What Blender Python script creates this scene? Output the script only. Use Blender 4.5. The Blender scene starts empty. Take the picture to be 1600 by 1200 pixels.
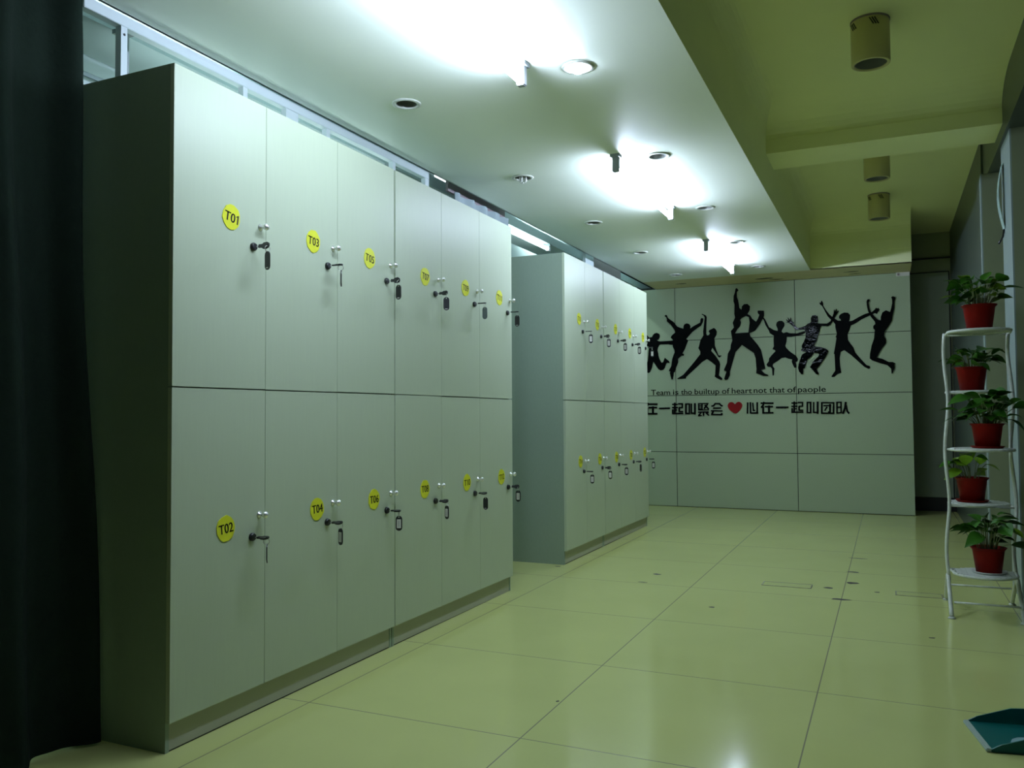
import bpy, bmesh, math, random
from mathutils import Vector, Matrix
from mathutils.geometry import tessellate_polygon
random.seed(7)
SC = bpy.context.scene
COL = SC.collection
PI = math.pi

# ------------------------------------------------------------------ camera
cam_data = bpy.data.cameras.new('camera')
cam_data.sensor_width = 36.0
cam_data.lens = 29.204            # 1298 px focal length on a 1600 px wide frame
cam_data.clip_start = 0.02
cam = bpy.data.objects.new('camera', cam_data)
COL.objects.link(cam)
cam.matrix_world = Matrix(((0.9104174, 0.0206913, 0.4131730, 0.0),
                           (0.4136371, -0.0294454, -0.9099655, 0.0),
                           (-0.0066623, 0.9993522, -0.0353663, 1.2),
                           (0, 0, 0, 1)))
SC.camera = cam

# ------------------------------------------------------------------ world, exposure
w = bpy.data.worlds.new('world'); SC.world = w; w.use_nodes = True
w.node_tree.nodes['Background'].inputs[0].default_value = (0.5, 0.8, 0.7, 1)
w.node_tree.nodes['Background'].inputs[1].default_value = 0.004
SC.view_settings.view_transform = 'Standard'
SC.view_settings.look = 'None'
SC.view_settings.gamma = 1.0
SC.view_settings.use_curve_mapping = False
SC.view_settings.exposure = 0.0
SC.cycles.max_bounces = 8
SC.cycles.diffuse_bounces = 5
SC.cycles.sample_clamp_indirect = 4.0
SC.cycles.use_denoising = True

TUBE_COLOUR = (0.77, 0.91, 1.18)
TUBE_STRENGTH = 130.0
BACK_FILL_STRENGTH = 80.0
BEAM_TUBE_STRENGTH = 13.0
LOW_FILL_STRENGTH = 10.0
BULB_STRENGTH = 160.0

# ------------------------------------------------------------------ layout constants (metres)
CEIL = 2.80          # main ceiling
HIGH = 3.35          # coffer ceiling over the walkway
XF = -2.345          # face of the locker doors
XB = -2.83           # back of the lockers
YA, YB = 2.21, 6.19  # start of the two locker banks
CW = 0.4905          # locker column width
YW = 10.57           # far wall
XR = 0.715           # right wall
XE = -0.785          # edge of the coffer
XC = -2.74           # left edge of the main ceiling

# ------------------------------------------------------------------ materials
def mat(name, col, rough=0.5, metal=0.0, noise=0.0, scale=30.0, bump=0.0, stretch=None,
        emit=None, strength=0.0, spec=0.5, col2=None, coat=0.0, trans=0.0):
    m = bpy.data.materials.new(name); m.use_nodes = True
    nt = m.node_tree; b = nt.nodes['Principled BSDF']
    b.inputs['Base Color'].default_value = (*col, 1)
    b.inputs['Roughness'].default_value = rough
    b.inputs['Metallic'].default_value = metal
    b.inputs['Specular IOR Level'].default_value = spec
    b.inputs['Coat Weight'].default_value = coat
    b.inputs['Transmission Weight'].default_value = trans
    if emit:
        b.inputs['Emission Color'].default_value = (*emit, 1)
        b.inputs['Emission Strength'].default_value = strength
    if noise > 0 or bump > 0:
        tc = nt.nodes.new('ShaderNodeTexCoord'); mp = nt.nodes.new('ShaderNodeMapping')
        nz = nt.nodes.new('ShaderNodeTexNoise')
        nz.inputs['Scale'].default_value = scale; nz.inputs['Detail'].default_value = 4
        if stretch: mp.inputs['Scale'].default_value = stretch
        nt.links.new(tc.outputs['Object'], mp.inputs['Vector'])
        nt.links.new(mp.outputs['Vector'], nz.inputs['Vector'])
        if noise > 0:
            mx = nt.nodes.new('ShaderNodeMix'); mx.data_type = 'RGBA'
            c2 = col2 if col2 else tuple(max(0, c * (1 - noise)) for c in col)
            mx.inputs['A'].default_value = (*col, 1); mx.inputs['B'].default_value = (*c2, 1)
            nt.links.new(nz.outputs['Fac'], mx.inputs['Factor'])
            nt.links.new(mx.outputs['Result'], b.inputs['Base Color'])
        if bump > 0:
            bp = nt.nodes.new('ShaderNodeBump'); bp.inputs['Strength'].default_value = bump
            bp.inputs['Distance'].default_value = 0.01
            nt.links.new(nz.outputs['Fac'], bp.inputs['Height'])
            nt.links.new(bp.outputs['Normal'], b.inputs['Normal'])
    return m

M = {}
M['ceiling'] = mat('ceiling_paint', (0.85, 0.91, 0.80), 0.5, noise=0.04, scale=3, spec=0.5)
M['coffer'] = mat('coffer_paint', (0.92, 0.94, 0.54), 0.6, noise=0.05, scale=4, spec=0.25)
M['strip'] = mat('ceiling_strip_beige', (0.70, 0.62, 0.36), 0.6, noise=0.12, scale=5)
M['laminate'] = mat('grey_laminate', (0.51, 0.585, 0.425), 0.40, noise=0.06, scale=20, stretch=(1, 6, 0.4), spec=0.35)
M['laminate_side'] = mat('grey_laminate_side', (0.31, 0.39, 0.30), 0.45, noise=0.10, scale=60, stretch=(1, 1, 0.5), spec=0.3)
M['plinth'] = mat('plinth_laminate', (0.44, 0.45, 0.34), 0.5, noise=0.06, scale=20)
M['yellow'] = mat('yellow_badge', (0.78, 0.80, 0.03), 0.35, noise=0.08, scale=60)
M['ink'] = mat('black_ink', (0.012, 0.012, 0.01), 0.5, noise=0.2, scale=50)
M['chrome'] = mat('chrome', (0.95, 0.96, 0.94), 0.30, 0.85, noise=0.05, scale=50)
M['black'] = mat('black_plastic', (0.010, 0.012, 0.013), 0.35, noise=0.2, scale=80)
M['greytag'] = mat('grey_plastic', (0.10, 0.13, 0.13), 0.4, noise=0.2, scale=80)
M['paper'] = mat('white_paper', (0.72, 0.70, 0.66), 0.7, noise=0.10, scale=200)
M['steel'] = mat('steel_wire', (0.6, 0.6, 0.58), 0.3, 1.0, noise=0.1, scale=60)
M['acrylic'] = mat('black_acrylic', (0.002, 0.003, 0.003), 0.5, noise=0.2, scale=20, spec=0.04)
M['acrylic_bumpy'] = mat('black_acrylic_wrinkled', (0.002, 0.003, 0.003), 0.04, noise=0.2, scale=3.2, bump=0.6, stretch=(1, 1, 2.6), spec=0.055)
M['red'] = mat('red_acrylic', (0.26, 0.005, 0.006), 0.4, noise=0.15, scale=20, spec=0.2)
M['panel'] = mat('silver_wall_panel', (0.42, 0.50, 0.335), 0.45, 0.0, noise=0.06, scale=120, spec=0.4)
M['seam'] = mat('dark_seam', (0.03, 0.035, 0.03), 0.8, noise=0.2, scale=20)
M['darkwall'] = mat('dark_grey_green_wall', (0.060, 0.080, 0.068), 0.35, noise=0.2, scale=6)
M['brownwall'] = mat('grey_brown_wall', (0.23, 0.26, 0.155), 0.5, noise=0.12, scale=6)
M['pilaster'] = mat('pilaster_lit_side', (0.26, 0.33, 0.33), 0.4, noise=0.1, scale=8)  # tube light falling on the pilaster sides, put into the colour
M['recess'] = mat('recess_panel', (0.30, 0.36, 0.27), 0.5, noise=0.1, scale=8)
M['recess_upper'] = mat('recess_upper', (0.36, 0.40, 0.27), 0.5, noise=0.1, scale=8)
M['blackskirt'] = mat('black_skirting', (0.006, 0.007, 0.006), 0.5, noise=0.2, scale=20)
M['white_metal'] = mat('white_painted_metal', (0.74, 0.77, 0.72), 0.4, noise=0.25, scale=45, col2=(0.46, 0.50, 0.42))
M['frame'] = mat('white_frame_metal', (0.66, 0.74, 0.75), 0.4, noise=0.05, scale=20)
M['back_white'] = mat('back_room_paint', (0.55, 0.64, 0.64), 0.6, noise=0.06, scale=5)
M['back_dark'] = mat('back_room_grey', (0.22, 0.28, 0.28), 0.6, noise=0.10, scale=5)
M['brown'] = mat('brown_pelmet', (0.30, 0.24, 0.25), 0.6, noise=0.15, scale=12)
M['cloth_dark'] = mat('charcoal_cloth', (0.013, 0.023, 0.016), 0.95, noise=0.25, scale=60, bump=0.15, spec=0.1)
M['cloth_grey'] = mat('pale_grey_cloth', (0.34, 0.41, 0.43), 0.9, noise=0.10, scale=60)
M['tube'] = mat('lit_tube', (1, 1, 1), 0.4, noise=0.01, emit=TUBE_COLOUR, strength=TUBE_STRENGTH)
M['fill_back'] = mat('fill_tube_back', (1, 1, 1), 0.4, noise=0.01, emit=(0.74, 0.98, 1.0), strength=BACK_FILL_STRENGTH)
M['tube_beam'] = mat('lit_tube_beam', (1, 1, 1), 0.4, noise=0.01, emit=(0.74, 0.98, 1.0), strength=BEAM_TUBE_STRENGTH)
M['fill_low'] = mat('fill_tube_low', (1, 1, 1), 0.4, noise=0.01, emit=(0.74, 0.98, 1.0), strength=LOW_FILL_STRENGTH)
M['rim'] = mat('dull_metal_rim', (0.24, 0.24, 0.14), 0.4, noise=0.2, scale=40)
M['bulb_lit'] = mat('lit_bulb', (1, 1, 1), 0.4, noise=0.01, emit=TUBE_COLOUR, strength=BULB_STRENGTH)
M['window_lit'] = mat('daylit_pane', (0.9, 0.95, 1), 0.4, noise=0.01, emit=(0.85, 0.95, 1.0), strength=3.0)
M['bulb'] = mat('unlit_bulb_glass', (0.75, 0.78, 0.72), 0.15, noise=0.03, scale=20)
M['dark_in'] = mat('grey_reflector', (0.30, 0.31, 0.28), 0.35, 0.5, noise=0.2, scale=25)
M['holder'] = mat('grey_lampholder', (0.30, 0.34, 0.34), 0.5, noise=0.1, scale=30)
M['cream'] = mat('cream_lamp_body', (0.60, 0.55, 0.26), 0.4, noise=0.08, scale=12)
M['pot'] = mat('red_plastic_pot', (0.17, 0.005, 0.002), 0.5, noise=0.2, scale=12, spec=0.08)
M['soil'] = mat('dark_soil', (0.022, 0.017, 0.010), 0.95, noise=0.4, scale=90, bump=0.6)
M['leaf'] = mat('green_leaf', (0.040, 0.15, 0.010), 0.45, noise=0.6, scale=14, col2=(0.012, 0.055, 0.005), spec=0.12)
M['leaf_light'] = mat('light_green_leaf', (0.17, 0.30, 0.010), 0.45, noise=0.6, scale=14, col2=(0.06, 0.16, 0.006), spec=0.15)
M['stem'] = mat('pale_stem', (0.16, 0.20, 0.07), 0.5, noise=0.2, scale=30)
M['teal'] = mat('teal_plastic', (0.003, 0.115, 0.105), 0.4, noise=0.2, scale=9, spec=0.3)
M['lip'] = mat('pale_rubber_lip', (0.40, 0.50, 0.44), 0.5, noise=0.15, scale=40)
M['decal_blue'] = mat('decal_blue', (0.008, 0.05, 0.22), 0.4, noise=0.2, scale=30)
M['decal_white'] = mat('decal_white', (0.30, 0.48, 0.52), 0.4, noise=0.2, scale=60)
M['stain'] = mat('dark_stain', (0.05, 0.045, 0.03), 0.7, noise=0.4, scale=80)
M['notice'] = mat('white_notice', (0.34, 0.48, 0.44), 0.6, noise=0.3, scale=40)

def floor_material():
    m = bpy.data.materials.new('polished_floor_tiles'); m.use_nodes = True
    nt = m.node_tree; b = nt.nodes['Principled BSDF']
    tc = nt.nodes.new('ShaderNodeTexCoord'); sp = nt.nodes.new('ShaderNodeSeparateXYZ')
    nt.links.new(tc.outputs['Object'], sp.inputs[0])
    def mth(op, a, v=None, c=None):
        n = nt.nodes.new('ShaderNodeMath'); n.operation = op
        for i, q in enumerate((a, v, c)):
            if q is None: continue
            if isinstance(q, (int, float)): n.inputs[i].default_value = q
            else: nt.links.new(q, n.inputs[i])
        return n.outputs[0]
    T = 0.963
    def line(sock, off):
        f = mth('FRACT', mth('DIVIDE', mth('SUBTRACT', sock, off), T))
        d = mth('MINIMUM', f, mth('SUBTRACT', 1.0, f))
        return mth('LESS_THAN', d, 0.0026 / T)
    g = mth('MAXIMUM', line(sp.outputs[0], -0.305 - 10 * T), line(sp.outputs[1], 2.845 - 10 * T))
    nz = nt.nodes.new('ShaderNodeTexNoise'); nz.inputs['Scale'].default_value = 2.2; nz.inputs['Detail'].default_value = 6
    nt.links.new(tc.outputs['Object'], nz.inputs['Vector'])
    mx = nt.nodes.new('ShaderNodeMix'); mx.data_type = 'RGBA'
    mx.inputs['A'].default_value = (0.63, 0.67, 0.255, 1); mx.inputs['B'].default_value = (0.55, 0.59, 0.215, 1)
    nt.links.new(nz.outputs['Fac'], mx.inputs['Factor'])
    mg = nt.nodes.new('ShaderNodeMix'); mg.data_type = 'RGBA'
    nt.links.new(g, mg.inputs['Factor']); nt.links.new(mx.outputs['Result'], mg.inputs['A'])
    mg.inputs['B'].default_value = (0.27, 0.26, 0.16, 1)
    nt.links.new(mg.outputs['Result'], b.inputs['Base Color'])
    b.inputs['Roughness'].default_value = 0.12
    b.inputs['Specular IOR Level'].default_value = 0.5
    return m
M['floor'] = floor_material()

# ------------------------------------------------------------------ mesh helpers
class MB:
    def __init__(s): s.v = []; s.f = []; s.mi = []; s.mats = []; s.sm = []
    def slot(s, m):
        if m not in s.mats: s.mats.append(m)
        return s.mats.index(m)
    def add(s, vs, fs, m, smooth=False, tf=None):
        o = len(s.v); k = s.slot(m)
        s.v += [tuple(tf @ Vector(p)) if tf else tuple(p) for p in vs]
        for f in fs: s.f.append(tuple(i + o for i in f)); s.mi.append(k); s.sm.append(smooth)
        return s
    def box(s, a, b, m, tf=None, bev=0.0):
        x0, y0, z0 = (min(a[i], b[i]) for i in range(3)); x1, y1, z1 = (max(a[i], b[i]) for i in range(3))
        if bev > 0:
            bm = bmesh.new(); bmesh.ops.create_cube(bm, size=1)
            for v in bm.verts: v.co = Vector(((x0 + x1) / 2 + v.co.x * (x1 - x0), (y0 + y1) / 2 + v.co.y * (y1 - y0), (z0 + z1) / 2 + v.co.z * (z1 - z0)))
            bmesh.ops.bevel(bm, geom=bm.edges[:], offset=bev, segments=2, affect='EDGES')
            bm.verts.index_update()
            s.add([v.co[:] for v in bm.verts], [[v.index for v in f.verts] for f in bm.faces], m, False, tf); bm.free(); return s
        vs = [(x0, y0, z0), (x1, y0, z0), (x1, y1, z0), (x0, y1, z0), (x0, y0, z1), (x1, y0, z1), (x1, y1, z1), (x0, y1, z1)]
        fs = [(3, 2, 1, 0), (4, 5, 6, 7), (0, 1, 5, 4), (1, 2, 6, 5), (2, 3, 7, 6), (3, 0, 4, 7)]
        return s.add(vs, fs, m, False, tf)
    def lathe(s, prof, m, n=24, tf=None, smooth=True, cap=True):
        vs = []; fs = []
        for r, z in prof:
            for i in range(n): a = 2 * PI * i / n; vs.append((r * math.cos(a), r * math.sin(a), z))
        for j in range(len(prof) - 1):
            for i in range(n):
                k = (i + 1) % n; fs.append((j * n + i, j * n + k, (j + 1) * n + k, (j + 1) * n + i))
        if cap:
            if prof[0][0] > 1e-5: fs.append(tuple(range(n - 1, -1, -1)))
            if prof[-1][0] > 1e-5: fs.append(tuple((len(prof) - 1) * n + i for i in range(n)))
        return s.add(vs, fs, m, smooth, tf)
    def tube(s, pts, r, m, n=10, tf=None, closed=False):
        pts = [Vector(p) for p in pts]; L = len(pts); vs = []; fs = []
        rr = r if isinstance(r, (list, tuple)) else [r] * L
        up = None
        for i, p in enumerate(pts):
            a = pts[(i - 1) % L] if (i > 0 or closed) else p; b = pts[(i + 1) % L] if (i < L - 1 or closed) else p
            t = (b - a).normalized()
            if up is None: up = Vector((0, 0, 1)) if abs(t.z) < 0.9 else Vector((1, 0, 0))
            u = (up - t * up.dot(t)).normalized(); w_ = t.cross(u); up = u
            for k in range(n): q = 2 * PI * k / n; vs.append(p + (u * math.cos(q) + w_ * math.sin(q)) * rr[i])
        for i in range(L if closed else L - 1):
            j = (i + 1) % L
            for k in range(n): h = (k + 1) % n; fs.append((i * n + k, i * n + h, j * n + h, j * n + k))
        if not closed:
            fs.append(tuple(range(n - 1, -1, -1))); fs.append(tuple((L - 1) * n + k for k in range(n)))
        return s.add(vs, fs, m, True, tf)
    def prism(s, loops, d, m, tf=None, smooth=False):
        """flat outline (first loop) with holes, in local XY, extruded from z=0 to z=d"""
        allp = [p for l in loops for p in l]; N = len(allp)
        tri = tessellate_polygon([[Vector((p[0], p[1], 0)) for p in l] for l in loops])
        vs = [(p[0], p[1], 0) for p in allp] + [(p[0], p[1], d) for p in allp]; fs = []
        for t in tri:
            a, b, c = (Vector(allp[i]) for i in t)
            if (b - a).cross(c - a) < 0: t = t[::-1]
            fs.append(tuple(i + N for i in t)); fs.append(tuple(t[::-1]))
        o = 0
        for l in loops:
            n = len(l)
            for i in range(n): j = (i + 1) % n; fs.append((o + i, o + j, o + j + N, o + i + N))
            o += n
        return s.add(vs, fs, m, smooth, tf)
    def build(s, name, parent=None, loc=None, recalc=True):
        me = bpy.data.meshes.new(name); me.from_pydata(s.v, [], s.f)
        for m in s.mats: me.materials.append(m)
        for p, k, sm in zip(me.polygons, s.mi, s.sm): p.material_index = k; p.use_smooth = sm
        if recalc:
            bm = bmesh.new(); bm.from_mesh(me); bmesh.ops.recalc_face_normals(bm, faces=bm.faces); bm.to_mesh(me); bm.free()
        me.update()
        o = bpy.data.objects.new(name, me); COL.objects.link(o)
        if parent: o.parent = parent
        if loc: o.location = loc
        return o

def tag(o, label, cat, group=None, kind=None):
    o['label'] = label; o['category'] = cat
    if group: o['group'] = group
    if kind: o['kind'] = kind
    return o
def thing(name, label, cat, loc=(0, 0, 0), rz=0.0, group=None):
    o = bpy.data.objects.new(name, None); COL.objects.link(o); o.empty_display_size = 0.05
    o.location = loc; o.rotation_euler = (0, 0, rz)
    return tag(o, label, cat, group)
def struct(o): o['kind'] = 'structure'; return o
def dup(root, loc=None, rz=None):
    r = root.copy(); COL.objects.link(r)
    if loc is not None: r.location = loc
    if rz is not None: r.rotation_euler = (0, 0, rz)
    for c in list(root.children):
        d = c.copy(); COL.objects.link(d); d.parent = r
        for g in list(c.children):
            e = g.copy(); COL.objects.link(e); e.parent = d
    return r
def TR(x, y, z): return Matrix.Translation((x, y, z))
ROTX = lambda a: Matrix.Rotation(a, 4, 'X')
ROTY = lambda a: Matrix.Rotation(a, 4, 'Y')
ROTZ = lambda a: Matrix.Rotation(a, 4, 'Z')

def text_geo(body, size):
    """2D glyph outlines of a string as (verts, faces), from the built-in font"""
    cu = bpy.data.curves.new('glyphs', 'FONT'); cu.body = body; cu.size = size; cu.resolution_u = 3
    ob = bpy.data.objects.new('glyphs', cu); COL.objects.link(ob)
    dg = bpy.context.evaluated_depsgraph_get(); me = ob.evaluated_get(dg).to_mesh()
    vs = [tuple(v.co) for v in me.vertices]; fs = [tuple(p.vertices) for p in me.polygons]
    ob.evaluated_get(dg).to_mesh_clear()
    bpy.data.objects.remove(ob); bpy.data.curves.remove(cu)
    return vs, fs
FIGURE_OUTLINES = {
    '1': ([(-2.729,2.137),(-2.707,2.143),(-2.694,2.167),(-2.689,2.195),(-2.699,2.22),(-2.731,2.233),(-2.759,2.226),(-2.782,2.205),(-2.792,2.181),(-2.833,2.175),(-2.846,2.193),(-2.862,2.212),(-2.865,2.197),(-2.857,2.171),(-2.862,2.159),(-2.853,2.127),(-2.85,2.105),(-2.863,2.084),(-2.864,2.065),(-2.838,2.054),(-2.835,2.039),(-2.842,2.008),(-2.846,1.945),(-2.853,1.87),(-2.866,1.833),(-2.868,1.721),(-2.842,1.712),(-2.823,1.726),(-2.8,1.781),(-2.78,1.859),(-2.74,1.798),(-2.715,1.76),(-2.684,1.742),(-2.652,1.749),(-2.63,1.773),(-2.61,1.831),(-2.591,1.84),(-2.566,1.831),(-2.572,1.858),(-2.628,1.906),(-2.641,1.876),(-2.651,1.848),(-2.673,1.843),(-2.7,1.896),(-2.712,1.94),(-2.712,1.959),(-2.724,2.003),(-2.718,2.034),(-2.698,2.071),(-2.682,2.079),(-2.579,2.078),(-2.547,2.068),(-2.498,2.069),(-2.497,2.124),(-2.565,2.121),(-2.679,2.118),(-2.713,2.126)], []),
    '2': ([(-2.622,2.443),(-2.609,2.457),(-2.592,2.454),(-2.58,2.42),(-2.555,2.398),(-2.502,2.358),(-2.461,2.302),(-2.42,2.282),(-2.379,2.269),(-2.379,2.298),(-2.366,2.324),(-2.337,2.335),(-2.305,2.325),(-2.289,2.298),(-2.293,2.265),(-2.256,2.292),(-2.166,2.336),(-2.161,2.373),(-2.149,2.394),(-2.125,2.387),(-2.124,2.367),(-2.134,2.335),(-2.155,2.295),(-2.183,2.28),(-2.265,2.223),(-2.344,2.136),(-2.32,2.115),(-2.337,2.075),(-2.366,2.002),(-2.396,1.954),(-2.376,1.941),(-2.38,1.922),(-2.409,1.923),(-2.455,1.886),(-2.453,1.841),(-2.483,1.768),(-2.498,1.715),(-2.511,1.711),(-2.515,1.67),(-2.527,1.621),(-2.541,1.62),(-2.553,1.663),(-2.562,1.704),(-2.556,1.725),(-2.577,1.733),(-2.543,1.794),(-2.529,1.885),(-2.499,1.966),(-2.498,1.999),(-2.519,2.041),(-2.522,2.07),(-2.517,2.132),(-2.546,2.162),(-2.529,2.19),(-2.483,2.229),(-2.499,2.267),(-2.544,2.331),(-2.593,2.375),(-2.589,2.395),(-2.597,2.425)], []),
    '3': ([(-2.148,2.44),(-2.14,2.447),(-2.116,2.436),(-2.092,2.422),(-2.084,2.401),(-2.085,2.373),(-2.09,2.284),(-2.092,2.194),(-2.084,2.17),(-2.06,2.173),(-2.047,2.196),(-2.063,2.217),(-2.051,2.237),(-2.015,2.252),(-1.998,2.261),(-1.975,2.246),(-1.959,2.213),(-1.964,2.172),(-1.992,2.125),(-1.987,2.093),(-1.987,2.036),(-1.963,1.963),(-1.944,1.914),(-1.924,1.909),(-1.908,1.912),(-1.912,1.9),(-1.931,1.882),(-1.948,1.894),(-1.971,1.935),(-2.018,2.009),(-2.035,1.973),(-1.98,1.907),(-1.933,1.833),(-1.924,1.8),(-1.933,1.72),(-1.942,1.66),(-1.905,1.627),(-1.899,1.607),(-1.917,1.601),(-1.952,1.616),(-1.996,1.645),(-1.99,1.673),(-1.982,1.786),(-2.029,1.828),(-2.088,1.87),(-2.149,1.835),(-2.256,1.737),(-2.355,1.65),(-2.359,1.629),(-2.462,1.624),(-2.472,1.632),(-2.392,1.679),(-2.337,1.739),(-2.246,1.843),(-2.172,1.934),(-2.171,1.97),(-2.195,2.012),(-2.182,2.052),(-2.169,2.108),(-2.128,2.172),(-2.131,2.221),(-2.118,2.326),(-2.109,2.399),(-2.124,2.424)], []),
    '4': ([(-1.72,2.736),(-1.704,2.745),(-1.684,2.717),(-1.705,2.692),(-1.706,2.633),(-1.691,2.595),(-1.677,2.493),(-1.651,2.47),(-1.645,2.512),(-1.619,2.537),(-1.578,2.538),(-1.547,2.506),(-1.553,2.459),(-1.58,2.412),(-1.544,2.389),(-1.524,2.351),(-1.479,2.312),(-1.458,2.342),(-1.437,2.394),(-1.457,2.416),(-1.458,2.446),(-1.436,2.447),(-1.385,2.442),(-1.381,2.38),(-1.397,2.35),(-1.428,2.288),(-1.47,2.232),(-1.491,2.201),(-1.558,2.173),(-1.548,2.135),(-1.513,2.091),(-1.463,2.026),(-1.424,1.961),(-1.4,1.845),(-1.377,1.728),(-1.428,1.714),(-1.388,1.671),(-1.343,1.649),(-1.348,1.638),(-1.404,1.64),(-1.449,1.662),(-1.487,1.674),(-1.483,1.726),(-1.491,1.858),(-1.511,1.927),(-1.566,1.966),(-1.653,2.031),(-1.732,1.946),(-1.765,1.835),(-1.804,1.703),(-1.805,1.66),(-1.832,1.608),(-1.858,1.598),(-1.876,1.614),(-1.862,1.662),(-1.846,1.704),(-1.88,1.721),(-1.839,1.816),(-1.827,1.928),(-1.794,1.986),(-1.788,2.039),(-1.769,2.091),(-1.776,2.145),(-1.785,2.21),(-1.748,2.251),(-1.753,2.283),(-1.761,2.31),(-1.731,2.378),(-1.74,2.421),(-1.735,2.539),(-1.747,2.582),(-1.744,2.646),(-1.729,2.688)], [[(-1.601,2.389),(-1.565,2.374),(-1.556,2.305),(-1.567,2.221),(-1.573,2.182),(-1.645,2.182),(-1.734,2.179),(-1.707,2.227),(-1.67,2.268),(-1.659,2.31),(-1.669,2.343),(-1.653,2.363)]]),
    '5': ([(-1.389,2.36),(-1.37,2.335),(-1.327,2.238),(-1.271,2.2),(-1.226,2.186),(-1.225,2.206),(-1.243,2.258),(-1.235,2.292),(-1.209,2.309),(-1.171,2.307),(-1.146,2.28),(-1.146,2.245),(-1.173,2.199),(-1.18,2.176),(-1.159,2.156),(-1.122,2.167),(-1.085,2.152),(-1.003,2.146),(-0.952,2.161),(-0.911,2.17),(-0.904,2.152),(-0.938,2.13),(-1.004,2.115),(-1.071,2.105),(-1.119,2.107),(-1.125,2.049),(-1.139,2.002),(-1.132,1.979),(-1.089,1.93),(-1.016,1.873),(-0.996,1.834),(-1.002,1.807),(-1.028,1.8),(-1.014,1.765),(-1.015,1.73),(-1.04,1.73),(-1.069,1.801),(-1.064,1.832),(-1.105,1.841),(-1.142,1.858),(-1.187,1.852),(-1.225,1.822),(-1.285,1.785),(-1.293,1.761),(-1.271,1.729),(-1.28,1.643),(-1.295,1.641),(-1.3,1.722),(-1.316,1.746),(-1.35,1.751),(-1.365,1.779),(-1.337,1.818),(-1.333,1.853),(-1.306,1.887),(-1.256,1.94),(-1.264,1.952),(-1.291,1.965),(-1.274,2.0),(-1.276,2.078),(-1.272,2.129),(-1.32,2.163),(-1.327,2.191),(-1.368,2.264),(-1.389,2.332),(-1.404,2.345),(-1.412,2.369),(-1.407,2.424),(-1.384,2.438),(-1.382,2.407)], []),
    '6': ([(-1.131,2.289),(-1.105,2.288),(-1.126,2.318),(-1.119,2.322),(-1.093,2.301),(-1.107,2.341),(-1.1,2.342),(-1.078,2.308),(-1.072,2.341),(-1.067,2.338),(-1.063,2.307),(-1.042,2.282),(-1.029,2.282),(-1.042,2.259),(-1.027,2.247),(-0.988,2.206),(-0.943,2.219),(-0.903,2.233),(-0.877,2.255),(-0.84,2.272),(-0.839,2.322),(-0.824,2.351),(-0.788,2.354),(-0.763,2.341),(-0.76,2.287),(-0.768,2.257),(-0.732,2.251),(-0.66,2.247),(-0.62,2.272),(-0.602,2.317),(-0.583,2.362),(-0.579,2.408),(-0.573,2.411),(-0.568,2.384),(-0.554,2.418),(-0.547,2.413),(-0.552,2.379),(-0.529,2.396),(-0.524,2.389),(-0.54,2.363),(-0.559,2.338),(-0.577,2.308),(-0.596,2.263),(-0.618,2.234),(-0.647,2.212),(-0.718,2.22),(-0.733,2.209),(-0.741,2.163),(-0.763,2.11),(-0.779,2.042),(-0.805,2.004),(-0.802,1.977),(-0.737,1.969),(-0.687,1.954),(-0.656,1.929),(-0.649,1.914),(-0.682,1.846),(-0.749,1.749),(-0.785,1.704),(-0.759,1.649),(-0.769,1.638),(-0.794,1.65),(-0.829,1.694),(-0.861,1.733),(-0.835,1.771),(-0.827,1.797),(-0.768,1.853),(-0.753,1.876),(-0.76,1.895),(-0.814,1.901),(-0.84,1.859),(-0.888,1.822),(-0.9,1.784),(-0.919,1.723),(-0.938,1.716),(-0.939,1.65),(-0.961,1.651),(-0.986,1.682),(-0.996,1.725),(-0.988,1.779),(-0.965,1.84),(-0.949,1.886),(-0.909,1.908),(-0.912,1.92),(-0.956,1.929),(-0.959,1.945),(-0.944,1.956),(-0.951,1.987),(-0.94,2.014),(-0.921,2.048),(-0.905,2.094),(-0.901,2.147),(-0.915,2.187),(-0.973,2.186),(-1.017,2.188),(-1.046,2.232),(-1.075,2.261),(-1.097,2.278)], []),
    '7': ([(-0.74,2.508),(-0.726,2.5),(-0.719,2.524),(-0.708,2.521),(-0.696,2.491),(-0.697,2.465),(-0.664,2.404),(-0.628,2.353),(-0.587,2.315),(-0.538,2.277),(-0.505,2.275),(-0.509,2.293),(-0.525,2.303),(-0.525,2.33),(-0.503,2.355),(-0.466,2.369),(-0.425,2.364),(-0.401,2.336),(-0.406,2.288),(-0.415,2.262),(-0.378,2.268),(-0.304,2.309),(-0.239,2.34),(-0.166,2.358),(-0.133,2.387),(-0.117,2.408),(-0.109,2.394),(-0.093,2.404),(-0.089,2.391),(-0.078,2.379),(-0.09,2.371),(-0.082,2.362),(-0.098,2.359),(-0.11,2.331),(-0.134,2.343),(-0.191,2.316),(-0.272,2.281),(-0.354,2.228),(-0.395,2.212),(-0.413,2.155),(-0.434,2.112),(-0.431,2.041),(-0.404,1.996),(-0.372,1.95),(-0.353,1.888),(-0.298,1.816),(-0.235,1.739),(-0.199,1.725),(-0.195,1.699),(-0.215,1.692),(-0.259,1.718),(-0.33,1.79),(-0.402,1.863),(-0.475,1.923),(-0.512,1.903),(-0.526,1.832),(-0.523,1.743),(-0.511,1.655),(-0.554,1.642),(-0.588,1.608),(-0.617,1.606),(-0.621,1.617),(-0.578,1.683),(-0.58,1.79),(-0.583,1.879),(-0.591,1.883),(-0.573,1.976),(-0.558,2.073),(-0.567,2.082),(-0.553,2.117),(-0.568,2.198),(-0.568,2.234),(-0.596,2.275),(-0.621,2.299),(-0.649,2.332),(-0.673,2.382),(-0.71,2.461),(-0.737,2.485)], []),
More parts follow.
